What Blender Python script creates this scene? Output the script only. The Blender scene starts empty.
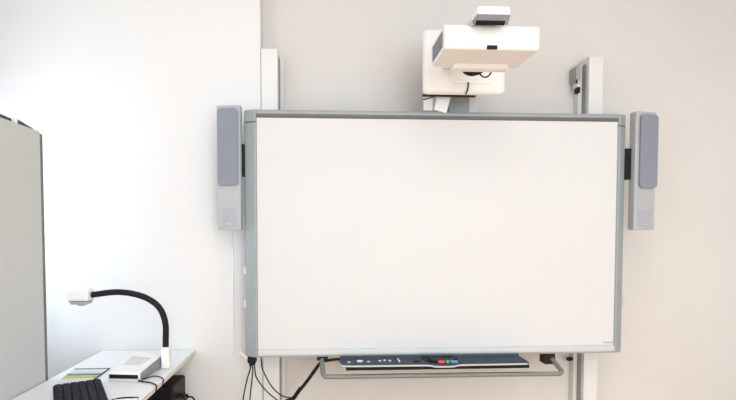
import bpy, bmesh, math, random
from mathutils import Vector, Matrix
random.seed(7)
PI = math.pi
SC = bpy.context.scene
COL = SC.collection

# ------------------------------------------------------------------ materials
def mat(name, col, rough=0.5, metal=0.0, noise=0.0, nscale=20.0, bump=0.0, bscale=200.0, spec=0.5, emit=None, estr=0.0, stretch=None):
    m = bpy.data.materials.new(name); m.use_nodes = True
    nt = m.node_tree; b = nt.nodes['Principled BSDF']
    b.inputs['Base Color'].default_value = (*col, 1)
    b.inputs['Roughness'].default_value = rough
    b.inputs['Metallic'].default_value = metal
    b.inputs['Specular IOR Level'].default_value = spec
    tc = nt.nodes.new('ShaderNodeTexCoord')
    src = tc.outputs['Object']
    if stretch:
        mp = nt.nodes.new('ShaderNodeMapping'); mp.inputs['Scale'].default_value = stretch
        nt.links.new(src, mp.inputs['Vector']); src = mp.outputs['Vector']
    if noise > 0:
        n = nt.nodes.new('ShaderNodeTexNoise'); n.inputs['Scale'].default_value = nscale
        n.inputs['Detail'].default_value = 4
        nt.links.new(src, n.inputs['Vector'])
        r = nt.nodes.new('ShaderNodeValToRGB')
        r.color_ramp.elements[0].position = 0.3; r.color_ramp.elements[1].position = 0.7
        r.color_ramp.elements[0].color = (*[c * (1 - noise) for c in col], 1)
        r.color_ramp.elements[1].color = (*[min(1, c * (1 + noise)) for c in col], 1)
        nt.links.new(n.outputs['Fac'], r.inputs['Fac'])
        nt.links.new(r.outputs['Color'], b.inputs['Base Color'])
    if bump > 0:
        n2 = nt.nodes.new('ShaderNodeTexNoise'); n2.inputs['Scale'].default_value = bscale
        nt.links.new(src, n2.inputs['Vector'])
        bp = nt.nodes.new('ShaderNodeBump'); bp.inputs['Strength'].default_value = bump
        bp.inputs['Distance'].default_value = 0.002
        nt.links.new(n2.outputs['Fac'], bp.inputs['Height'])
        nt.links.new(bp.outputs['Normal'], b.inputs['Normal'])
    if emit:
        b.inputs['Emission Color'].default_value = (*emit, 1)
        b.inputs['Emission Strength'].default_value = estr
    return m

M = {}
M['wall'] = mat('cream_wall_paint_dimmed', (0.725, 0.70, 0.675), 0.8, noise=0.02, nscale=2.0, bump=0.15, bscale=90, spec=0.3)  # cream paint, darkened to stand in for the weaker light on the right
M['pier'] = mat('white_wall_paint', (0.785, 0.785, 0.785), 0.65, noise=0.012, nscale=2.0, bump=0.12, bscale=90, spec=0.3)
M['ceiling'] = mat('ceiling_paint', (0.86, 0.85, 0.83), 0.9, noise=0.01, nscale=3)
M['floor'] = mat('warm_wood_floor', (0.80, 0.50, 0.24), 0.55, noise=0.25, nscale=6, stretch=(12, 1, 1))
M['board'] = mat('white_board_enamel', (0.685, 0.69, 0.70), 0.65, noise=0.006, nscale=3, spec=0.15)
M['alu'] = mat('grey_anodised_frame', (0.33, 0.365, 0.385), 0.55, metal=0.15, noise=0.03, nscale=15)
M['alu_light'] = mat('silver_frame_lip', (0.56, 0.575, 0.58), 0.55, metal=0.1, noise=0.02, nscale=15)
M['alu_dark'] = mat('dark_frame_lip', (0.13, 0.128, 0.125), 0.5, metal=0.2, noise=0.05, nscale=15)
M['seam'] = mat('dark_seam', (0.10, 0.10, 0.105), 0.6, noise=0.1)
M['spk'] = mat('speaker_grey_plastic', (0.42, 0.445, 0.465), 0.6, noise=0.02, nscale=30)
M['grille'] = mat('speaker_blue_grey_cloth', (0.245, 0.265, 0.325), 0.9, noise=0.08, nscale=160, bump=0.6, bscale=700)
M['spk_panel'] = mat('speaker_panel_plastic', (0.39, 0.405, 0.455), 0.55, noise=0.02)
M['black'] = mat('black_plastic', (0.010, 0.010, 0.012), 0.5, noise=0.2, nscale=40, spec=0.2)
M['rubber'] = mat('black_cable_rubber', (0.010, 0.009, 0.009), 0.6, noise=0.2, nscale=40, spec=0.2)
M['neck'] = mat('dark_flexible_sleeve', (0.014, 0.013, 0.020), 0.6, noise=0.2, nscale=60, spec=0.2)
M['white_metal'] = mat('white_painted_metal', (0.77, 0.765, 0.755), 0.45, noise=0.01, nscale=8)
M['rail'] = mat('pale_metal_rail', (0.74, 0.735, 0.725), 0.45, metal=0.0, noise=0.03, nscale=12)
M['side_shade'] = mat('column_side_shade_metal', (0.30, 0.30, 0.31), 0.5, metal=0.3, noise=0.05)  # shaded inner side of the column, put in as grey colour
M['plastic'] = mat('white_plastic', (0.80, 0.79, 0.77), 0.5, noise=0.01, nscale=12)
M['plastic_cool'] = mat('cool_white_plastic', (0.88, 0.885, 0.89), 0.38, noise=0.01, nscale=12)
M['badge'] = mat('pale_grey_badge', (0.72, 0.72, 0.73), 0.4, noise=0.02)
M['vent'] = mat('grey_vent_plastic', (0.24, 0.25, 0.27), 0.6, noise=0.1, nscale=90)
M['bracket'] = mat('grey_steel_bracket', (0.34, 0.35, 0.34), 0.45, metal=0.3, noise=0.05)
M['tray'] = mat('slate_grey_tray', (0.062, 0.078, 0.102), 0.7, noise=0.05, nscale=25, spec=0.12)
M['tray_under'] = mat('dark_tray_underside', (0.02, 0.014, 0.011), 0.7, noise=0.1, spec=0.15)
M['icon'] = mat('pale_button', (0.75, 0.77, 0.80), 0.4, noise=0.02)
M['handle'] = mat('grey_tube_metal', (0.22, 0.23, 0.23), 0.5, metal=0.15, noise=0.04, nscale=20)
M['brown'] = mat('dark_brown_bracket', (0.03, 0.017, 0.012), 0.6, noise=0.2, spec=0.2)
M['red'] = mat('red_pen_cap', (0.62, 0.05, 0.09), 0.4, noise=0.05)
M['green'] = mat('green_pen_cap', (0.04, 0.38, 0.13), 0.4, noise=0.05)
M['blue'] = mat('blue_pen_cap', (0.12, 0.20, 0.42), 0.4, noise=0.05)
M['cab'] = mat('light_grey_cabinet_steel', (0.56, 0.58, 0.57), 0.55, noise=0.012, nscale=4)
M['cab_edge'] = mat('dark_cabinet_edge', (0.14, 0.145, 0.15), 0.5, noise=0.05)
M['folder'] = mat('dark_blue_folder_card', (0.06, 0.06, 0.10), 0.6, noise=0.15, nscale=30)
M['paper'] = mat('white_paper', (0.86, 0.86, 0.87), 0.7, noise=0.01)
M['desk'] = mat('white_laminate', (0.835, 0.85, 0.87), 0.35, noise=0.01, nscale=10)
M['desk_edge'] = mat('pale_edge_band', (0.70, 0.67, 0.62), 0.5, noise=0.03)
M['desk_shade'] = mat('dark_brown_desk_shade', (0.035, 0.024, 0.02), 0.6, noise=0.2, nscale=8)  # dark brown stands in for the shade under the desk
M['steel_leg'] = mat('black_steel_leg', (0.03, 0.03, 0.03), 0.5, noise=0.1)
M['key'] = mat('charcoal_keycap', (0.008, 0.0085, 0.018), 0.6, noise=0.15, nscale=60, spec=0.15)
M['keybase'] = mat('black_keyboard_case', (0.009, 0.009, 0.016), 0.6, noise=0.1, spec=0.15)
M['band_dark'] = mat('slate_print', (0.10, 0.13, 0.16), 0.5, noise=0.2, nscale=60)
M['band_blue'] = mat('pale_blue_print', (0.56, 0.62, 0.80), 0.5, noise=0.08, nscale=60)
M['band_yellow'] = mat('olive_yellow_print', (0.50, 0.48, 0.09), 0.5, noise=0.15, nscale=60)
M['lens'] = mat('grey_lens_housing', (0.42, 0.43, 0.44), 0.3, noise=0.05)
M['ribs'] = mat('grey_ribbed_plastic', (0.27, 0.28, 0.30), 0.6, noise=0.2, nscale=120)
M['grey_panel'] = mat('pale_grey_plastic', (0.66, 0.66, 0.67), 0.45, noise=0.02)
M['lamp'] = mat('lamp_diffuser', (0.9, 0.9, 0.88), 0.5, noise=0.01, emit=(1, 0.95, 0.88), estr=2.0)
M['frame_w'] = mat('window_frame_paint', (0.85, 0.85, 0.84), 0.4, noise=0.01)

# ------------------------------------------------------------------ mesh helpers
def B(): return bmesh.new()

def box(bm, x0, x1, y0, y1, z0, z1, bev=0.0, seg=2, mi=0, rot=None, only=None):
    """box, edges rounded by bev; rot = Matrix applied about its centre; only = axis whose parallel edges are rounded"""
    t = bmesh.new()
    c = Vector(((x0 + x1) / 2, (y0 + y1) / 2, (z0 + z1) / 2))
    bmesh.ops.create_cube(t, size=1.0)
    for v in t.verts:
        v.co = Vector((v.co.x * (x1 - x0), v.co.y * (y1 - y0), v.co.z * (z1 - z0)))
    if bev > 0:
        es = t.edges[:]
        if only is not None:
            es = [e for e in es if abs((e.verts[0].co - e.verts[1].co).normalized()[only]) > 0.9]
        bmesh.ops.bevel(t, geom=es, offset=bev, segments=seg, profile=0.5, affect='EDGES', clamp_overlap=True)
    for v in t.verts:
        v.co = (rot @ v.co if rot else v.co) + c
    for f in t.faces: f.material_index = mi
    merge(bm, t)

def merge(bm, t):
    vm = {}
    for v in t.verts: vm[v] = bm.verts.new(v.co)
    for f in t.faces:
        try:
            nf = bm.faces.new([vm[v] for v in f.verts]); nf.material_index = f.material_index; nf.smooth = f.smooth
        except ValueError: pass
    t.free()

def prism(bm, pts, axis, a, b, bev=0.0, mi=0):
    """closed outline extruded along an axis. pts are the two other coordinates in axis order"""
    t = bmesh.new()
    def P(p, w):
        q = list(p); q.insert(axis, w); return Vector(q)
    va = [t.verts.new(P(p, a)) for p in pts]; vb = [t.verts.new(P(p, b)) for p in pts]
    n = len(pts)
    t.faces.new(va); t.faces.new(vb[::-1])
    for i in range(n):
        t.faces.new((va[i], vb[i], vb[(i + 1) % n], va[(i + 1) % n]))
    bmesh.ops.recalc_face_normals(t, faces=t.faces[:])
    if bev > 0:
        bmesh.ops.bevel(t, geom=t.edges[:], offset=bev, segments=2, profile=0.5, affect='EDGES', clamp_overlap=True)
    for f in t.faces: f.material_index = mi
    merge(bm, t)

def spline(pts, n=10):
    pts = [Vector(p) for p in pts]
    if len(pts) < 3: return pts
    out = []
    ext = [2 * pts[0] - pts[1]] + pts + [2 * pts[-1] - pts[-2]]
    for i in range(1, len(ext) - 2):
        p0, p1, p2, p3 = ext[i - 1:i + 3]
        for k in range(n):
            t = k / n
            out.append(0.5 * ((2 * p1) + (-p0 + p2) * t + (2 * p0 - 5 * p1 + 4 * p2 - p3) * t * t + (-p0 + 3 * p1 - 3 * p2 + p3) * t ** 3))
    out.append(pts[-1])
    return out

def tube(bm, pts, r, seg=10, smooth=True, n=8, ridge=0.0):
    P = spline(pts, n) if smooth else [Vector(p) for p in pts]
    t0 = (P[1] - P[0]).normalized()
    up = Vector((0, 0, 1)) if abs(t0.z) < 0.9 else Vector((1, 0, 0))
    u = t0.cross(up).normalized()
    rings = []
    for i, p in enumerate(P):
        if i == 0: t = t0
        elif i == len(P) - 1: t = (P[i] - P[i - 1]).normalized()
        else: t = (P[i + 1] - P[i - 1]).normalized()
        u = (u - t * u.dot(t)).normalized(); v = t.cross(u)
        rr = r * (1 + (ridge if i % 2 else -ridge))
        rings.append([bm.verts.new(p + (u * math.cos(2 * PI * k / seg) + v * math.sin(2 * PI * k / seg)) * rr) for k in range(seg)])
    for a, b in zip(rings, rings[1:]):
        for k in range(seg):
            f = bm.faces.new((a[k], a[(k + 1) % seg], b[(k + 1) % seg], b[k])); f.smooth = True
    bm.faces.new(rings[0][::-1]); bm.faces.new(rings[-1])

def lathe(bm, prof, c, axis=2, seg=20):
    """prof = list of (radius, offset along axis)"""
    c = Vector(c); rings = []
    for r, h in prof:
        ring = []
        for k in range(seg):
            a, b = r * math.cos(2 * PI * k / seg), r * math.sin(2 * PI * k / seg)
            q = [a, b]; q.insert(axis, h)
            ring.append(bm.verts.new(c + Vector(q)))
        rings.append(ring)
    for a, b in zip(rings, rings[1:]):
        for k in range(seg):
            f = bm.faces.new((a[k], a[(k + 1) % seg], b[(k + 1) % seg], b[k])); f.smooth = True
    bm.faces.new(rings[0][::-1]); bm.faces.new(rings[-1])

def W(o):
    v = Vector(o.location)
    while o.parent: o = o.parent; v += Vector(o.location)
    return v

def obj(name, bm, mats, parent=None, local=False, label=None):
    """ONE mesh object; its vertices are given in room coordinates unless local"""
    bmesh.ops.recalc_face_normals(bm, faces=bm.faces[:])
    me = bpy.data.meshes.new(name)
    if not local:
        if parent: base = W(parent)
        else:
            lo = [min(v.co[i] for v in bm.verts) for i in range(3)]; hi = [max(v.co[i] for v in bm.verts) for i in range(3)]
            base = Vector(((lo[0] + hi[0]) / 2, (lo[1] + hi[1]) / 2, lo[2]))
        for v in bm.verts: v.co -= base
    bm.to_mesh(me); bm.free()
    for m in (mats if isinstance(mats, (list, tuple)) else [mats]): me.materials.append(m)
    o = bpy.data.objects.new(name, me); COL.objects.link(o)
    if parent: o.parent = parent
    elif not local: o.location = base
    if label: o['label'] = label
    return o

def tag(o, label, cat, group=None):
    o['label'] = label; o['category'] = cat
    if group: o['group'] = group
    return o

def thing(name, label, cat, loc, rz=0, group=None):
    o = bpy.data.objects.new(name, None); COL.objects.link(o)
    o.empty_display_size = 0.05
    o.location = loc; o.rotation_euler = (0, 0, rz)
    return tag(o, label, cat, group)

def struct(name, bm, m):
    o = obj(name, bm, m); o['kind'] = 'structure'; return o

def sb(name, m, parent, *a, label=None, **k):
    bm = B(); box(bm, *a, **k); return obj(name, bm, m, parent, label=label)

# ------------------------------------------------------------------ room shell
XL, XR, YB, YF, H = -1.92, 2.70, 0.12, -6.0, 3.0
b = B(); box(b, XL - .2, XR + .2, YF - .2, YB + .2, -.1, 0); struct('floor', b, M['floor'])
b = B(); box(b, XL - .2, XR + .2, YF - .2, YB + .2, H, H + .1); struct('ceiling', b, M['ceiling'])
b = B(); box(b, XL - .2, XR + .2, YB, YB + .2, 0, H); struct('wall_back', b, M['wall'])
b = B(); box(b, XL, -.342, 0, YB, 0, H, bev=.004, seg=2, only=2); struct('trim_1', b, M['pier'])       # the wall stands proud left of the board
b = B(); box(b, XR, XR + .2, YF, YB, 0, H); struct('wall_right', b, M['pier'])
FX0, FX1 = .2, 2.3                                                                             # unseen window opening behind the viewer, added for frontal light
b = B()
box(b, XL - .2, FX0, YF - .2, YF, 0, H); box(b, FX1, XR + .2, YF - .2, YF, 0, H)
box(b, FX0, FX1, YF - .2, YF, 0, .25); box(b, FX0, FX1, YF - .2, YF, 2.75, H)
struct('wall_front', b, M['pier'])
WY0, WY1, WZ0, WZ1 = -4.0, -1.75, .95, 2.75
VY0, VY1, VZ1 = -1.30, -.14, 1.95                                                    # window opening in the left wall
b = B()
box(b, XL - .2, XL, YF, WY0, 0, H); box(b, XL - .2, XL, WY1, VY0, 0, H); box(b, XL - .2, XL, VY1, YB, 0, H)
box(b, XL - .2, XL, VY0, VY1, 0, WZ0); box(b, XL - .2, XL, VY0, VY1, VZ1, H)
box(b, XL - .2, XL, WY0, WY1, 0, WZ0); box(b, XL - .2, XL, WY0, WY1, WZ1, H)
struct('wall_left', b, M['pier'])
b = B()
for y0, y1, z0, z1 in ((WY0, WY1, WZ0, WZ0 + .06), (WY0, WY1, WZ1 - .06, WZ1), (WY0, WY0 + .06, WZ0, WZ1), (WY1 - .06, WY1, WZ0, WZ1),
                       (-2.90, -2.84, WZ0, WZ1)):
    box(b, XL - .14, XL - .08, y0, y1, z0, z1, bev=.006)
struct('window_1', b, M['frame_w'])
b = B()
for x0, x1, z0, z1 in ((FX0, FX1, .25, .31), (FX0, FX1, WZ1 - .06, WZ1), (FX0, FX0 + .06, .25, WZ1), (FX1 - .06, FX1, .25, WZ1), (1.22, 1.28, .25, WZ1)):
    box(b, x0, x1, YF - .14, YF - .08, z0, z1, bev=.006)
struct('added_window', b, M['frame_w'])  # frame of the added window, out of view
b = B()
for y0, y1, z0, z1 in ((VY0, VY1, WZ0, WZ0 + .06), (VY0, VY1, VZ1 - .06, VZ1), (VY0, VY0 + .06, WZ0, VZ1), (VY1 - .06, VY1, WZ0, VZ1)):
    box(b, XL - .14, XL - .08, y0, y1, z0, z1, bev=.006)
struct('window_3', b, M['frame_w'])

# ------------------------------------------------------------------ interactive whiteboard (frame, tray and pull bar move together)
wb = thing('interactive_whiteboard', 'large blank white interactive whiteboard with grey frame on the wall', 'whiteboard', (.63, -.14, .74))
YFm, YBk = -.19, -.10
sb('backing_panel', M['alu_dark'], wb, -.38, 1.64, -.165, YBk, .76, 2.03)
for x0, x1, y1 in ((-.33, -.25, -.021), (1.545, 1.625, -.001)):
    for z in (1.05, 1.72): sb('mounting_bracket', M['bracket'], wb, x0, x1, YBk - .002, y1, z, z + .12)
sb('writing_surface', M['board'], wb, -.345, 1.617, -.182, -.165, .765, 2.018)
def side_profile(s, xo, xi):
    return [(xo, YBk), (xo, YFm + .030), (xo + s * .004, YFm + .024), (xi - s * .012, YFm), (xi - s * .004, YFm), (xi, YFm + .008), (xi, YBk)]
for s, xo, xi in ((1, -.411, -.343), (-1, 1.669, 1.611)):
    b = B(); prism(b, side_profile(s, xo, xi), 2, .738, 1.982); obj('frame_side', b, M['alu'], wb)
    b = B(); prism(b, side_profile(s, xo, xi), 2, 1.985, 2.047, bev=.002); obj('corner_cap', b, M['alu'], wb)
    b = B(); prism(b, side_profile(s, xo, xi), 2, 1.980, 1.9865); obj('seam', b, M['seam'], wb)
    # small clips on the outer edge
    for z in ((1.20, 1.02) if s > 0 else (1.02,)):
        xa = xo - s * .010
        sb('edge_clip', M['alu_light'], wb, min(xa, xo + s * .004), max(xa, xo + s * .004), -.165, -.135, z - .022, z + .022, bev=.004)
b = B(); prism(b, [(YBk, 2.024), (-.186, 2.024), (YFm, 2.027), (YFm, 2.036), (-.184, 2.047), (YBk, 2.047)], 0, -.343, 1.611)
tr = obj('frame_top', b, M['alu'], wb)
b = B(); prism(b, [(YBk, 2.006), (-.1835, 2.006), (-.188, 2.012), (-.188, 2.024), (YBk, 2.024)], 0, -.343, 1.611); obj('inner_lip', b, M['alu_dark'], tr)
b = B(); prism(b, [(YBk, .742), (-.190, .742), (-.196, .748), (-.196, .757), (-.190, .777), (-.176, .781), (YBk, .781)], 0, -.343, 1.611)
br = obj('frame_bottom', b, M['alu_light'], wb)
sb('lower_edge', M['alu'], br, -.343, 1.611, -.192, YBk, .738, .7425)
# tiny maker's mark, bottom right corner, too small to read
b = B()
for k, w in enumerate((.006, .005, .006, .005, .006, .007)):
    box(b, 1.556 + k * .0085, 1.556 + k * .0085 + w, -.1835, -.182, .790, .799 if k % 2 else .797)
obj('maker_mark', b, M['bracket'], wb)
# white latch and black plug block below the left frame
b = B(); prism(b, [(-.445, .762), (-.437, .765), (-.396, .728), (-.400, .720), (-.407, .722)], 1, -.172, -.160, bev=.002); obj('latch', b, M['white_metal'], wb)
b = B(); box(b, -.402, -.356, -.18, -.13, .703, .739, bev=.006); box(b, -.395, -.378, -.17, -.14, .685, .706, bev=.004); box(b, -.376, -.362, -.17, -.14, .690, .706, bev=.004)
obj('cable_socket', b, M['black'], wb)
# pen tray
TX0, TX1 = .090, 1.075
b = B(); prism(b, [(TX0 + .004, -.19), (TX0 - .004, -.25), (TX0 + .004, -.315), (TX0 + .03, -.332), (.53, -.338), (.575, -.352), (.67, -.352), (.715, -.338), (TX1 - .01, -.330), (TX1, -.32), (TX1, -.19)], 2, 0.7140, 0.7300, bev=.003)
tray = obj('pen_tray', b, M['tray'], wb, label='slate grey pen tray under the board')
b = B(); tube(b, [(TX0 + .001, -.27, 0.7250), (TX0 + .008, -.316, 0.7230), (TX0 + .035, -.334, 0.7220), (.30, -.338, 0.7220), (.525, -.340, 0.7220), (.58, -.355, 0.7190), (.665, -.355, 0.7190), (0.7120, -.340, 0.7210), (.9, -.336, 0.7210), (TX1 - .012, -.333, 0.7210)], .0045, 8); obj('tray_lip', b, M['alu_light'], tray)
b = B(); prism(b, [(-.20, .722), (-.192, .742), (-.172, .742), (-.172, .722)], 0, TX0 + .004, TX1 - .002, bev=.002); obj('tray_back', b, M['tray'], tray)
sb('tray_base', M['tray_under'], tray, TX0 + .03, TX1 + .0, -.331, -.19, 0.6980, 0.7140, bev=.004)
b = B(); prism(b, [(.535, -.20), (.525, -.25), (.55, -.30), (0.6920, -.30), (0.7120, -.25), (0.7020, -.20)], 2, 0.7290, 0.7325); obj('pen_rest', b, M['black'], tray)
for x, y, r, n in ((.135, -.29, .011, 3), (.195, -.27, .017, 16), (.238, -.285, .011, 3), (.300, -.27, .008, 12), (.325, -.262, .007, 12), (.352, -.27, .008, 12)):
    b = B(); lathe(b, [(r, 0.7280), (r, 0.7325), (r * .85, 0.7340)], (x, y, 0), 2, n); obj('button', b, M['icon'], tray)
sb('divider', M['icon'], tray, .396, .402, -.30, -.24, 0.7290, 0.7380, bev=.001)
sb('sensor_window', M['black'], tray, .475, .505, -.30, -.275, 0.7290, 0.7360, bev=.002)
sb('groove_line', M['seam'], tray, .41, .53, -.292, -.288, 0.7295, 0.7312)
# pull bar
b = B(); tube(b, [(-.003, -.155, .735), (-.003, -.19, .705), (.000, -.25, .678), (.004, -.275, .668), (.016, -.292, .661), (.045, -.298, .659), (.3, -.30, .659), (.9, -.30, .659), (1.21, -.298, .657), (1.258, -.290, .658), (1.275, -.270, .664), (1.275, -.24, .674), (1.271, -.19, .695), (1.266, -.155, .71)], .0125, 12)
pb = obj('pull_bar', b, M['handle'], wb, label='grey tubular bar under the pen tray')
for x0, x1 in ((-.03, .03), (1.225, 1.285)):
    b = B(); box(b, x0, x1, -.18, -.11, .675 if x0 > 0 else .712, .742, bev=.004); box(b, x0 + .018, x0 + .022, -.184, -.18, .68 if x0 > 0 else .714, .738)
    obj('bar_bracket', b, M['brown'], pb)

# ------------------------------------------------------------------ two wall columns behind the board
def column(s, x0, x1, xr, yf, label):
    """main column x0..x1 with its front at yf, thinner guide rail reaching xr on the inner side"""
    t = thing('support_column', label, 'column', ((x0 + x1) / 2, .10, 0), 0, 'wall columns carrying the whiteboard')
    b = B(); box(b, x0, x1, yf, .119, 0, 2.414, bev=.005, only=2); obj('column_body', b, M['white_metal'], t)
    b = B(); box(b, x0 - .001, x1 + .001, yf - .002, .119, 2.413, 2.423, bev=.003); obj('top_cap', b, M['white_metal'], t)
    xi = x1 if s > 0 else x0
    g0, g1 = (xi, xi + .004) if s > 0 else (xi - .004, xi)
    sb('side_shade', M['side_shade'] if s > 0 else M['bracket'], t, g0, g1, yf + .03, .118, 0, 2.39)  # thin strip whose grey stands in for the body's shaded side
    r0, r1 = (xi + .004, xr) if s > 0 else (xr, xi - .004)
    b = B(); box(b, r0, r1, .068, .119, 0, 2.400, bev=.003, only=2)
    rl = obj('guide_rail', b, M['rail'], t)
    return t
column(1, -.338, -.246, -.217, -.02, 'white wall column above and below the left end of the whiteboard')
tR = column(-1, 1.547, 1.633, 1.519, 0, 'white wall column with dark clip near the right end of the whiteboard')
b = B(); prism(b, [(1.488, 2.30), (1.488, 2.372), (1.502, 2.388), (1.516, 2.392), (1.516, 2.30), (1.500, 2.285)], 1, .035, .115, bev=.003); ck = obj('rail_clip', b, M['bracket'], tR, label='grey clip on the inner side')
b = B(); box(b, 1.500, 1.515, .045, .10, 2.255, 2.31, bev=.003); obj('catch', b, M['white_metal'], ck)
b = B(); box(b, 1.494, 1.514, .03, .07, 2.222, 2.258, bev=.007); tube(b, [(1.490, .033, 2.30), (1.487, .03, 2.285), (1.496, .03, 2.275)], .004, 8); obj('hook', b, M['black'], ck)
b = B(); lathe(b, [(.008, 0), (.012, .008), (.012, .03), (.008, .037)], (1.472, .06, .640), 0, 16); obj('knob', b, M['black'], tR)

# ------------------------------------------------------------------ speakers
def slant(bm, x0, x1, s):
    for v in bm.verts: v.co.y += -.005 + .022 * ((v.co.x - x0) if s > 0 else (x1 - v.co.x)) / (x1 - x0)
def speaker(x0, x1, zt, zb, s, label):
    t = thing('wall_speaker', label, 'speaker', ((x0 + x1) / 2, -.165, zb), 0, 'speakers beside the whiteboard')
    b = B(); prism(b, [(x0, -.155), (x0 + .003, -.203 + (.022 if s < 0 else 0)), (x0 + .010, -.208 + (.022 if s < 0 else 0)), (x1 - .010, -.208 + (.022 if s > 0 else 0)), (x1 - .003, -.203 + (.022 if s > 0 else 0)), (x1, -.155)], 2, zb, zt, bev=.003)
    obj('speaker_body', b, M['spk'], t)
    gx0, gx1 = (x0 + .008, x1 - .014) if s < 0 else (x0 + .024, x1 - .003)
    b = B(); box(b, gx0, gx1, -.217, -.200, zt - .415, zt - .018, bev=.022, seg=4, only=1)
    slant(b, x0, x1, s)
    g = obj('speaker_grille', b, M['grille'], t, label='blue grey cloth grille')
    b = B(); prism(b, [(x0 + .03, zb + .02), (x0 + .03, zb + .105), (x0 + .036, zb + .112), (x1 - .036, zb + .112), (x1 - .03, zb + .105), (x1 - .03, zb + .02)], 1, -.2065, -.200, bev=.001)
    slant(b, x0, x1, s)
    obj('control_panel', b, M['spk_panel'], t)
    b = B(); box(b, (x0 + x1) / 2 - .007, (x0 + x1) / 2 + .007, -.2085, -.203, zb + .030, zb + .034); slant(b, x0, x1, s); obj('indicator', b, M['icon'], t)
    b = B(); box(b, x0 + .008, x1 - .008, -.2036, -.20, zb + .012, zb + .0135); slant(b, x0, x1, s); obj('end_seam', b, M['bracket'], t)
    if s < 0: bx0, bx1 = x1 - .002, -.410
    else: bx0, bx1 = 1.664, x0 + .002
    sb('wall_bracket', M['black'], t, bx0, bx1, -.175, -.135, zt - .365, zt - .195, bev=.003, label='black bracket joining speaker and board')
    return t
speaker(-.553, -.422, 2.064, 1.416, -1, 'narrow grey speaker with blue grey grille left of the whiteboard')
speaker(1.696, 1.833, 2.060, 1.417, 1, 'narrow grey speaker with blue grey grille right of the whiteboard')

# ------------------------------------------------------------------ projector, its arm and what hangs below
am = thing('projector_mount', 'white wall mount with square cover plate behind the projector above the whiteboard', 'wall mount', (.71, .12, 2.05))
CY = -.34
b = B(); box(b, .508, .929, CY, CY + .05, 2.102, 2.425, bev=.024, seg=4)
cv = obj('cover', b, M['plastic'], am)
b = B(); box(b, .645, .850, CY - .006, CY + .01, 2.150, 2.26, bev=.004); obj('hatch', b, M['plastic'], cv)
b = B(); tube(b, [(.733, CY - .008, 2.155), (.731, CY - .006, 2.125), (.722, CY - .002, 2.096)], .0035, 8); obj('slit_cable', b, M['rubber'], cv)
b = B(); box(b, .700, .815, -.10, .118, 2.055, 2.40, bev=.004); box(b, .66, .86, CY + .045, -.09, 2.20, 2.36, bev=.004); obj('wall_post', b, M['bracket'], am, label='grey post between cover and wall')
sb('post_flange', M['rail'], am, .817, .872, -.06, .118, 2.06, 2.36, bev=.004)
sb('side_plate', M['white_metal'], am, .542, .592, -.18, -.168, 2.055, 2.30, bev=.003)
sb('plate_link', M['bracket'], am, .56, .70, -.166, -.098, 2.25, 2.29, bev=.003)
sb('under_strip', M['brown'], am, .515, .79, CY + .05, CY + .07, 2.101, 2.110, bev=.002)  # thin dark strip along the cover's lower edge
b = B(); box(b, .583, .705, -.968, -.88, 2.218, 2.248, bev=.007, seg=3); box(b, .60, .69, -.90, CY + .03, 2.222, 2.246, bev=.004); a1 = obj('boom', b, M['plastic_cool'], am)
b = B(); prism(b, [(-.964, 2.219), (-.936, 2.193), (-.905, 2.206), (-.905, 2.219)], 0, .580, .708, bev=.002); obj('vent_grille', b, M['vent'], a1, label='dark grille under the boom')
b = B(); prism(b, [(-.9475, 2.2025), (-.935, 2.190), (-.915, 2.206)], 0, .582, .694); obj('vent_slot', b, M['black'], a1)
sb('side_rail', M['grey_panel'], a1, .572, .580, -.93, -.85, 2.212, 2.228, bev=.002)

pj = thing('projector', 'white short throw projector hanging in front of its square wall mount', 'projector', (.665, -.78, 2.105))
b = B(); prism(b, [(-.890, 2.125), (-.890, 2.203), (-.882, 2.2115), (-.66, 2.2115), (-.655, 2.206), (-.66, 2.128), (-.67, 2.120), (-.882, 2.117)], 0, .476, .853, bev=.007)
obj('projector_body', b, M['plastic'], pj)
b = B(); box(b, .643, .684, -.894, -.885, 2.117, 2.132, bev=.002); obj('sensor_window', b, M['black'], pj)
sb('badge', M['badge'], pj, .688, .744, -.8918, -.888, 2.137, 2.163, bev=.003)
b = B()
box(b, .4735, .478, -.86, -.69, 2.135, 2.195)
for k in range(12): box(b, .472, .475, -.855 + k * .0138, -.848 + k * .0138, 2.138, 2.192)
obj('side_vent', b, M['vent'], pj)
b = B(); prism(b, [(-.72, 2.122), (-.70, 2.104), (-.655, 2.104), (-.652, 2.13)], 0, .56, .80, bev=.006); obj('rear_housing', b, M['plastic'], pj)
sb('lens_window', M['black'], pj, .60, .73, -.664, -.652, 2.14, 2.19, bev=.003)


c = B()
tube(c, [(.615, -.648, 2.135), (.63, -.635, 2.112), (.66, -.63, 2.103), (.69, -.632, 2.108), (.71, -.64, 2.118), (.72, -.648, 2.135)], .0075, 8)
tube(c, [(.625, -.648, 2.14), (.645, -.638, 2.116), (.665, -.635, 2.110), (.70, -.637, 2.114), (.73, -.648, 2.14)], .007, 8)
tube(c, [(.68, -.648, 2.135), (.71, -.61, 2.108), (.745, -.58, 2.108), (.762, -.59, 2.122), (.755, -.648, 2.14)], .0035, 8)
tag(obj('projector_cable', c, M['rubber']), 'black cable loops under the back edge of the projector', 'cable')

R = Matrix.Rotation(math.radians(15), 3, 'Y')
ab = thing('adapter_box', 'small tilted white box on top of the whiteboard under the projector cover', 'box', (.640, -.15, 2.046))
b = B(); box(b, .606, .676, -.195, -.145, 2.046, 2.138, bev=.006, rot=R)
obj('case', b, M['plastic_cool'], ab)
b = B(); box(b, .660, .664, -.188, -.15, 2.05, 2.13, rot=R); obj('edge_seam', b, M['bracket'], ab)
c = B(); tube(c, [(.52, -.27, 2.088), (.545, -.26, 2.095), (.60, -.22, 2.12), (.645, -.165, 2.136)], .003, 8)
tag(obj('adapter_cable', c, M['rubber']), 'thin black cable running to the tilted white box above the board', 'cable')

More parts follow.
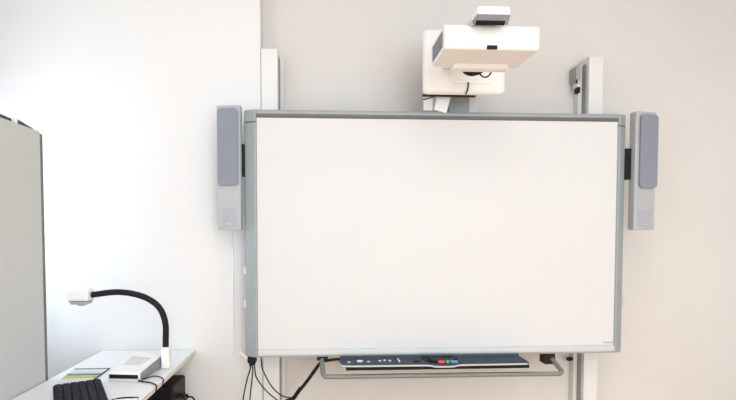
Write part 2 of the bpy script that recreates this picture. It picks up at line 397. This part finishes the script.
# ------------------------------------------------------------------ loose cables
def cable(name, label, runs, m='rubber', r=.0035):
    c = B()
    for p in runs: tube(c, p, r, 8)
    return tag(obj(name, c, M[m]), label, 'cable')
cable('power_cable', 'leftmost black cable hanging straight down from the left frame', [[(-.386, -.155, .695), (-.392, -.15, .66), (-.410, -.145, .602), (-.433, -.14, .492), (-.46, -.13, .30), (-.44, -.10, .004)]])
cable('signal_cable', 'second black cable from the left hanging almost straight below the frame', [[(-.381, -.155, .695), (-.377, -.15, .66), (-.383, -.145, .601), (-.395, -.14, .491), (-.40, -.13, .30), (-.38, -.09, .004)]])
cable('data_cable', 'black cable curving from the left frame socket across the white column', [[(-.369, -.155, .70), (-.366, -.15, .66), (-.357, -.145, .612), (-.308, -.135, .540), (-.254, -.13, .489), (-.20, -.13, .45), (-.15, -.13, .30), (-.14, -.10, .004)]])
cable('looped_cable', 'black cable from under the board corner swinging right to the taped joint', [[(-.334, -.145, .738), (-.331, -.145, .70), (-.324, -.14, .655), (-.281, -.135, .567), (-.227, -.13, .511), (-.182, -.13, .497), (-.165, -.13, .497)]])
tc = cable('thick_cable', 'thick black double cable rising from the taped joint to the pen tray', [
    [(-.165, -.14, .490), (-.152, -.145, .506), (-.138, -.15, .530), (-.08, -.15, .606), (-.018, -.15, .690), (.02, -.17, .712), (.07, -.20, .726), (.092, -.21, .729)],
    [(-.163, -.132, .488), (-.147, -.135, .504), (-.130, -.14, .528), (-.07, -.14, .604), (-.008, -.14, .688), (.03, -.16, .706), (.08, -.19, .720), (.092, -.20, .724)]], r=.0055)
b = B(); tube(b, [(-.156, -.139, .499), (-.138, -.145, .528), (-.118, -.145, .556)], .011, 10); obj('tape_wrap', b, M['rubber'], tc)
b = B(); tube(b, [(-.20, -.135, .478), (-.178, -.136, .486), (-.158, -.139, .497)], .012, 10); obj('connector', b, M['brown'], tc)
c = B(); tube(c, [(-.485, -.15, 1.420), (-.490, -.10, 1.38), (-.503, -.006, 1.30), (-.506, -.0036, 1.1), (-.507, -.0036, .9), (-.507, -.0036, .70)], .0038, 8)
tag(obj('speaker_cable', c, M['paper']), 'white cable running down the wall below the left speaker', 'cable')

# ------------------------------------------------------------------ cabinet on the left
cb = thing('storage_cabinet', 'tall light grey storage cabinet at the left edge beside the desk', 'cabinet', (-1.465, -.88, 0))
CX0, CX1, CY0, CY1 = -1.70, -1.24, -1.20, -.556
sb('cabinet_body', M['cab'], cb, CX0, CX1 - .018, CY0, CY1, 0.0, 1.840, bev=.004)
b = B(); box(b, CX1 - .018, CX1, CY0 + .002, CY1 - .004, .06, 1.846, bev=.006, only=0); d = obj('side_panel', b, M['cab'], cb)
sb('rear_edge', M['cab_edge'], cb, CX1 - .016, CX1 - .001, CY1 - .004, CY1 + .020, .06, 1.838, bev=.002)
def folder(y0, y1, x0, x1, label, lean):
    t = thing('folder', label, 'folder', ((x0 + x1) / 2, (y0 + y1) / 2, 1.8405), 0, 'folders on the cabinet')
    b = B()
    prism(b, [(y0, 1.8405), (y1, 1.8405), (y1 - .004, 1.866 - lean), (y0 + .01, 1.872)], 0, x0, x1, bev=.002)
    obj('cover', b, M['folder'], t)
    b = B(); prism(b, [(y0 + .03, 1.8675), (y1 - .02, 1.8655 - lean), (y1 - .03, 1.870 - lean), (y0 + .03, 1.876)], 0, x0 + .01, x1 - .004); obj('paper', b, M['grey_panel'], t)
    return t
folder(-1.05, -.715, -1.56, -1.262, 'dark folder with a paper on top, nearer one on the grey cabinet', 0)
folder(-.695, -.565, -1.50, -1.262, 'dark folder at the far end of the grey cabinet top', .008)
bx = B(); box(bx, -1.36, -1.250, -.712, -.697, 1.847, 1.872, bev=.002); tag(obj('paper_label', bx, M['paper']), 'small white paper slip between the two folders on the cabinet', 'paper')

# ------------------------------------------------------------------ desk
dk = thing('desk', 'white desk in the lower left corner against the wall', 'desk', (-.98, -.70, 0))
DX0, DX1, DY0, DY1, DZ = -1.236, -.722, -1.50, -.003, .74
b = B(); box(b, DX0, DX1, DY0, DY1, DZ - .026, DZ, bev=.004)
top = obj('desktop', b, M['desk'], dk)
sb('edge_band', M['desk_edge'], top, DX1 - .001, DX1 + .0015, DY0 + .01, DY1 - .004, DZ - .024, DZ - .005)
sb('back_shade_panel', M['desk_shade'], dk, DX0 + .01, DX0 + .03, DY0 + .05, DY1 - .03, .02, DZ - .026)  # added panel, keeps the space below the desktop dark
for x in (DX0 + .055, DX1 - .13):
    for y in (DY0 + .06, DY1 - .05):
        b = B(); box(b, x - .02, x + .02, y - .02, y + .02, 0, DZ - .026, bev=.004, only=2); obj('leg', b, M['steel_leg'], dk)
sb('end_panel', M['desk_shade'], dk, DX0 + .03, DX1 - .035, DY0 + .68, DY0 + .70, .02, DZ - .026)

# computer tower under it
pt = thing('computer_tower', 'black computer tower standing under the right side of the white desk', 'computer', (-.95, -.28, 0))
b = B(); box(b, -1.13, -.738, -.36, -.14, .012, .638, bev=.012, seg=3); obj('tower_case', b, M['black'], pt)
b = B()
for k in range(5): box(b, -.800 + k * .010, -.796 + k * .010, -.361, -.358, .30, .40)
obj('vent', b, M['steel_leg'], pt)
for x in (-1.09, -.79):
    for y in (-.33, -.17): 
        b = B(); lathe(b, [(.015, 0), (.018, .004), (.018, .014)], (x, y, 0), 2, 12); obj('foot', b, M['black'], pt)
b = B(); box(b, -.745, -.70, -.305, -.275, .560, .582, bev=.004); box(b, -.70, -.684, -.298, -.282, .564, .578, bev=.003)
obj('plug', b, M['black'], pt)
cable('tower_cable', 'black cable loop hanging beside the computer tower under the desk', [[(-.742, -.24, .50), (-.70, -.24, .545), (-.672, -.24, .54), (-.66, -.24, .49), (-.672, -.24, .40), (-.69, -.22, .2), (-.68, -.2, .004)]], r=.0045)
cable('grey_cable', 'thin pale cable hanging beside the black computer tower', [[(-.742, -.26, .52), (-.718, -.26, .535), (-.706, -.26, .50), (-.705, -.26, .40), (-.70, -.26, .2), (-.69, -.3, .003)]], m='grey_panel', r=.003)

# ------------------------------------------------------------------ keyboard
ka = math.atan2(-.877, .48)
kb = thing('keyboard', 'black computer keyboard lying askew on the white desk', 'keyboard', (-1.062 + .225 * .48, -.640 - .225 * .877, DZ), ka)
b = B(); prism(b, [(-.225, -.091), (.225, -.091), (.225, .091), (-.225, .091)], 2, .002, .014, bev=.004); obj('keyboard_case', b, M['keybase'], kb, local=True)
kme = None
for i in range(16):
    for j in range(6):
        cx = -.211 + .0135 + i * .0264 ; cy = -.0725 + j * .029
        if kme is None:
            b = B(); prism(b, [(-.0122, -.0125), (.0122, -.0125), (.0122, .0125), (-.0122, .0125)], 2, 0, .008, bev=.003)
            o = obj('key', b, M['key'], kb, local=True); kme = o
        else:
            o = kme.copy(); COL.objects.link(o); o.parent = kb
        o.location = (cx, cy, .0135)
for x in (-.2, .2):
    b = B(); box(b, x - .01, x + .01, -.08, .08, 0, .003); obj('foot_strip', b, M['black'], kb, local=True)

# ------------------------------------------------------------------ brochure with coloured bands
bm_ = thing('brochure', 'leaflet with yellow, pale blue and dark bands on the desk beside the keyboard', 'leaflet', (-1.11, -.485, DZ))
bands = [(-.598, -.575, 0), (-.575, -.562, 2), (-.562, -.552, 0), (-.552, -.500, 3), (-.500, -.470, 1), (-.470, -.462, 0), (-.462, -.425, 2), (-.425, -.405, 0), (-.405, -.382, 1)]
t = B()
for y0, y1, mi in bands:
    def xl(y): return -1.172 - (y + .598) * .11
    def xr(y): return -1.025 - (y + .598) * .05
    for z, rev in ((DZ + .004, False), (DZ + .0003, True)):
        q = [(xl(y0), y0, z), (xr(y0), y0, z), (xr(y1), y1, z), (xl(y1), y1, z)]
        vs = [t.verts.new(p) for p in q]
        f = t.faces.new(vs); f.material_index = mi
bmesh.ops.remove_doubles(t, verts=t.verts[:], dist=1e-5)
bmesh.ops.bridge_loops(t, edges=[e for e in t.edges if e.is_boundary])
obj('cover_sheet', t, [M['paper'], M['band_dark'], M['band_blue'], M['band_yellow']], bm_)
sb('spine', M['black'], bm_, -1.0, -.99, 0, .001, DZ + .0003, DZ + .001) if False else None
b = B(); prism(b, [(-1.026, -.598), (-1.021, -.598), (-1.032, -.382), (-1.036, -.382)], 2, DZ + .0003, DZ + .0046); obj('spine', b, M['black'], bm_)

# ------------------------------------------------------------------ document camera
dc = thing('document_camera', 'white document camera with black gooseneck arm standing on the desk', 'document camera', (-.87, -.46, DZ))
b = B()
def cross(x0, x1, y0, y1, zf, zb):
    t = bmesh.new()
    f = [(-.957, -.586), (-.812, -.604), (-.790, -.370), (-.948, -.300)]
    lo = [t.verts.new((x, y, DZ + .003)) for x, y in f]
    hi = [t.verts.new((x, y, DZ + (.041 if k < 2 else (.064 if k == 2 else .070)))) for k, (x, y) in enumerate(f)]
    t.faces.new(lo[::-1]); t.faces.new(hi)
    for k in range(4): t.faces.new((lo[k], lo[(k + 1) % 4], hi[(k + 1) % 4], hi[k]))
    bmesh.ops.bevel(t, geom=t.edges[:], offset=.009, segments=3, profile=.5, affect='EDGES', clamp_overlap=True)
    for q in t.faces: q.smooth = False
    return t
merge(b, cross(0, 0, 0, 0, 0, 0))
base = obj('base', b, M['plastic_cool'], dc)
b = B(); prism(b, [(-.950, -.590), (-.818, -.606), (-.817, -.598), (-.949, -.582)], 2, DZ + .013, DZ + .031, bev=.003); obj('front_slot', b, M['black'], base, label='black slot across the front')
b = B(); prism(b, [(-.952, -.593), (-.814, -.6095), (-.813, -.598), (-.951, -.581)], 2, DZ + .001, DZ + .0125, bev=.002); obj('front_lip', b, M['grey_panel'], base)
b = B()
for k in range(14):
    u = .04 + .92 * k / 14; u2 = u + .045
    xa, ya = -.812 + .022 * u, -.604 + .23 * u; xb, yb = -.812 + .022 * u2, -.604 + .23 * u2
    h = .034 + .024 * u
    t = bmesh.new()
    pts = [(xa - .004, ya), (xa + .005, ya), (xb + .005, yb), (xb - .004, yb)]
    prism(b, pts, 2, DZ + .006, DZ + h)
obj('side_ribs', b, M['ribs'], base, label='grey ribbed right side')
t = B(); vs = [t.verts.new(p) for p in ((-.925, -.50, DZ + .0475), (-.84, -.515, DZ + .0475), (-.825, -.42, DZ + .0595), (-.92, -.395, DZ + .0625))]
f = t.faces.new(vs); r = bmesh.ops.extrude_face_region(t, geom=[f])
for v in [g for g in r['geom'] if isinstance(g, bmesh.types.BMVert)]: v.co.z += .003
obj('control_panel', t, M['grey_panel'], base)
b = B(); box(b, -.782, -.742, -.410, -.360, DZ + .001, DZ + .106, bev=.009, seg=3); obj('post', b, M['plastic_cool'], dc)
b = B(); tube(b, [(-.764, -.385, .83), (-.764, -.385, .87), (-.763, -.385, .950), (-.778, -.385, 1.012), (-.806, -.385, 1.053), (-.848, -.387, 1.083), (-.896, -.39, 1.102), (-.950, -.393, 1.113), (-1.010, -.396, 1.115), (-1.108, -.40, 1.103)], .0145, 14, n=14, ridge=.035)
obj('gooseneck', b, M['neck'], dc, label='black flexible arm')
hd = B(); box(hd, -1.202, -1.103, -.445, -.365, 1.076, 1.134, bev=.014, seg=3); head = obj('camera_head', hd, M['plastic_cool'], dc)
b = B(); box(b, -1.190, -1.112, -.438, -.372, 1.062, 1.080, bev=.005); lathe(b, [(.018, -.006), (.022, 0), (.022, .006)], (-1.148, -.405, 1.060), 2, 16); lz = obj('lens_housing', b, M['lens'], head)
b = B(); box(b, -1.193, -1.110, -.4395, -.3705, 1.0755, 1.0785); obj('seam', b, M['seam'], head)

cable('camera_cable', 'upper black cable from the document camera over the desk edge', [[(-.808, -.590, .7475), (-.798, -.570, .745), (-.781, -.535, .744), (-.760, -.533, .744), (-.737, -.550, .744), (-.720, -.570, .7425), (-.7155, -.578, .73), (-.735, -.58, .69), (-.79, -.58, .60), (-.80, -.58, .3), (-.79, -.56, .004)]], r=.0026)
cable('camera_power_cable', 'lower black cable from the document camera over the desk edge', [[(-.814, -.611, .748), (-.800, -.614, .745), (-.780, -.620, .744), (-.758, -.628, .744), (-.735, -.648, .744), (-.720, -.663, .7425), (-.7155, -.670, .73), (-.735, -.67, .69), (-.79, -.67, .60), (-.80, -.66, .3), (-.78, -.64, .004)]], r=.003)
np_ = thing('notepad', 'white notepad with dark top edge at the bottom front of the desk', 'notepad', (-.79, -.93, DZ))
b = B(); prism(b, [(-.780, -.935), (-.735, -.935), (-.733, -.842), (-.822, -.857)], 2, DZ + .0005, DZ + .008, bev=.001); obj('pages', b, M['paper'], np_)
b = B(); tube(b, [(-.824, -.862, .7475), (-.80, -.845, .7485), (-.765, -.838, .7485), (-.730, -.838, .7475)], .0032, 8); obj('binding', b, M['rubber'], np_)

# ------------------------------------------------------------------ pens in the tray
def pen2(x0, x1, y, m, label):
    t = thing('marker_pen', label, 'pen', ((x0 + x1) / 2, y, .7305), 0, 'marker pens in the whiteboard tray')
    b = B(); lathe(b, [(.0075, x0), (.0085, x0 + .001), (.0085, x1 - .003), (.007, x1)], (0, y, .7395), 0, 14); obj('barrel', b, m, t)
    b = B(); lathe(b, [(.007, x0 - .0035), (.0085, x0 - .003), (.0085, x0)], (0, y, .7395), 0, 14); obj('cap', b, M['black'], t)
pen2(.590, .626, -.340, M['red'], 'red marker end in the whiteboard tray')
pen2(.630, .649, -.340, M['green'], 'short green marker end right of the red one in the tray')
pen2(.653, .693, -.340, M['blue'], 'blue marker end at the right in the whiteboard tray')
er = thing('board_eraser', 'black board eraser with upturned ends lying in the pen tray', 'eraser', (.63, -.285, .7325))
b = B(); prism(b, [(.548, .757), (.556, .757), (.566, .744), (.684, .743), (.694, .754), (.702, .753), (.699, .733), (.566, .7327), (.556, .735)], 1, -.318, -.27, bev=.003); obj('felt_block', b, M['black'], er)

# ------------------------------------------------------------------ ceiling lamps (out of frame, they light the room)
def lamp(x, y, w, l, e, label):
    t = thing('ceiling_lamp', label, 'lamp', (x, y, H), 0, 'ceiling lamps')
    b = B(); box(b, x - w / 2, x + w / 2, y - l / 2, y + l / 2, H - .05, H - .001, bev=.006); obj('housing', b, M['white_metal'], t)
    b = B(); box(b, x - w / 2 + .03, x + w / 2 - .03, y - l / 2 + .03, y + l / 2 - .03, H - .058, H - .049); obj('diffuser', b, M['lamp'], t)
    la = bpy.data.lights.new('lamp_light', 'AREA'); la.shape = 'RECTANGLE'; la.size = w; la.size_y = l; la.energy = e; la.color = (.95, .975, 1)
    lo = bpy.data.objects.new('lamp_light', la); COL.objects.link(lo); lo.location = (x, y, H - .07)
lamp(.3, -2.6, .5, 1.3, 14, 'rectangular ceiling lamp nearest the whiteboard on the desk side')
lamp(2.0, -2.6, .5, 1.3, 5, 'rectangular ceiling lamp nearest the whiteboard on the far side')
lamp(.4, -4.6, .5, 1.3, 14, 'rectangular ceiling lamp behind the viewer on the desk side')
lamp(2.0, -4.6, .5, 1.3, 5, 'rectangular ceiling lamp behind the viewer on the far side')
def daylight(loc, d, sx, sy, e):
    la = bpy.data.lights.new('window_daylight', 'AREA'); la.shape = 'RECTANGLE'; la.size = sx; la.size_y = sy; la.energy = e; la.color = (.80, .90, 1)
    lo = bpy.data.objects.new('window_daylight', la); COL.objects.link(lo)
    lo.location = loc; lo.rotation_euler = Vector(d).to_track_quat('Z', 'Y').to_euler()
daylight((XL - .07, (WY0 + WY1) / 2, (WZ0 + WZ1) / 2), (-1, 0, 0), 2.15, 1.65, 30)
daylight((XL - .07, (VY0 + VY1) / 2, (WZ0 + VZ1) / 2), (-1, 0, 0), 1.05, .9, 16)
daylight(((FX0 + FX1) / 2, YF - .07, (.25 + WZ1) / 2), (0, -1, 0), FX1 - FX0 - .1, 2.3, 122)  # frontal fill through the added window behind the viewer

w = bpy.data.worlds.new('daylight'); SC.world = w; w.use_nodes = True
w.node_tree.nodes['Background'].inputs['Color'].default_value = (.85, .92, 1, 1)
w.node_tree.nodes['Background'].inputs['Strength'].default_value = 1.0

# ------------------------------------------------------------------ camera
cd = bpy.data.cameras.new('camera'); cam = bpy.data.objects.new('camera', cd); COL.objects.link(cam)
cam.location = (0, -2.80, 1.40)
cam.rotation_euler = (math.radians(90 - 2.16), 0, math.radians(-3.0))
cd.sensor_width = 36; cd.lens = 490 * 36 / 736
cd.shift_x = 20 / 736; cd.shift_y = 51.5 / 736
cd.clip_start = .05
SC.camera = cam
SC.view_settings.view_transform = 'Standard'; SC.view_settings.look = 'None'
SC.view_settings.exposure = -0.13; SC.view_settings.gamma = 1.0; SC.view_settings.use_curve_mapping = False
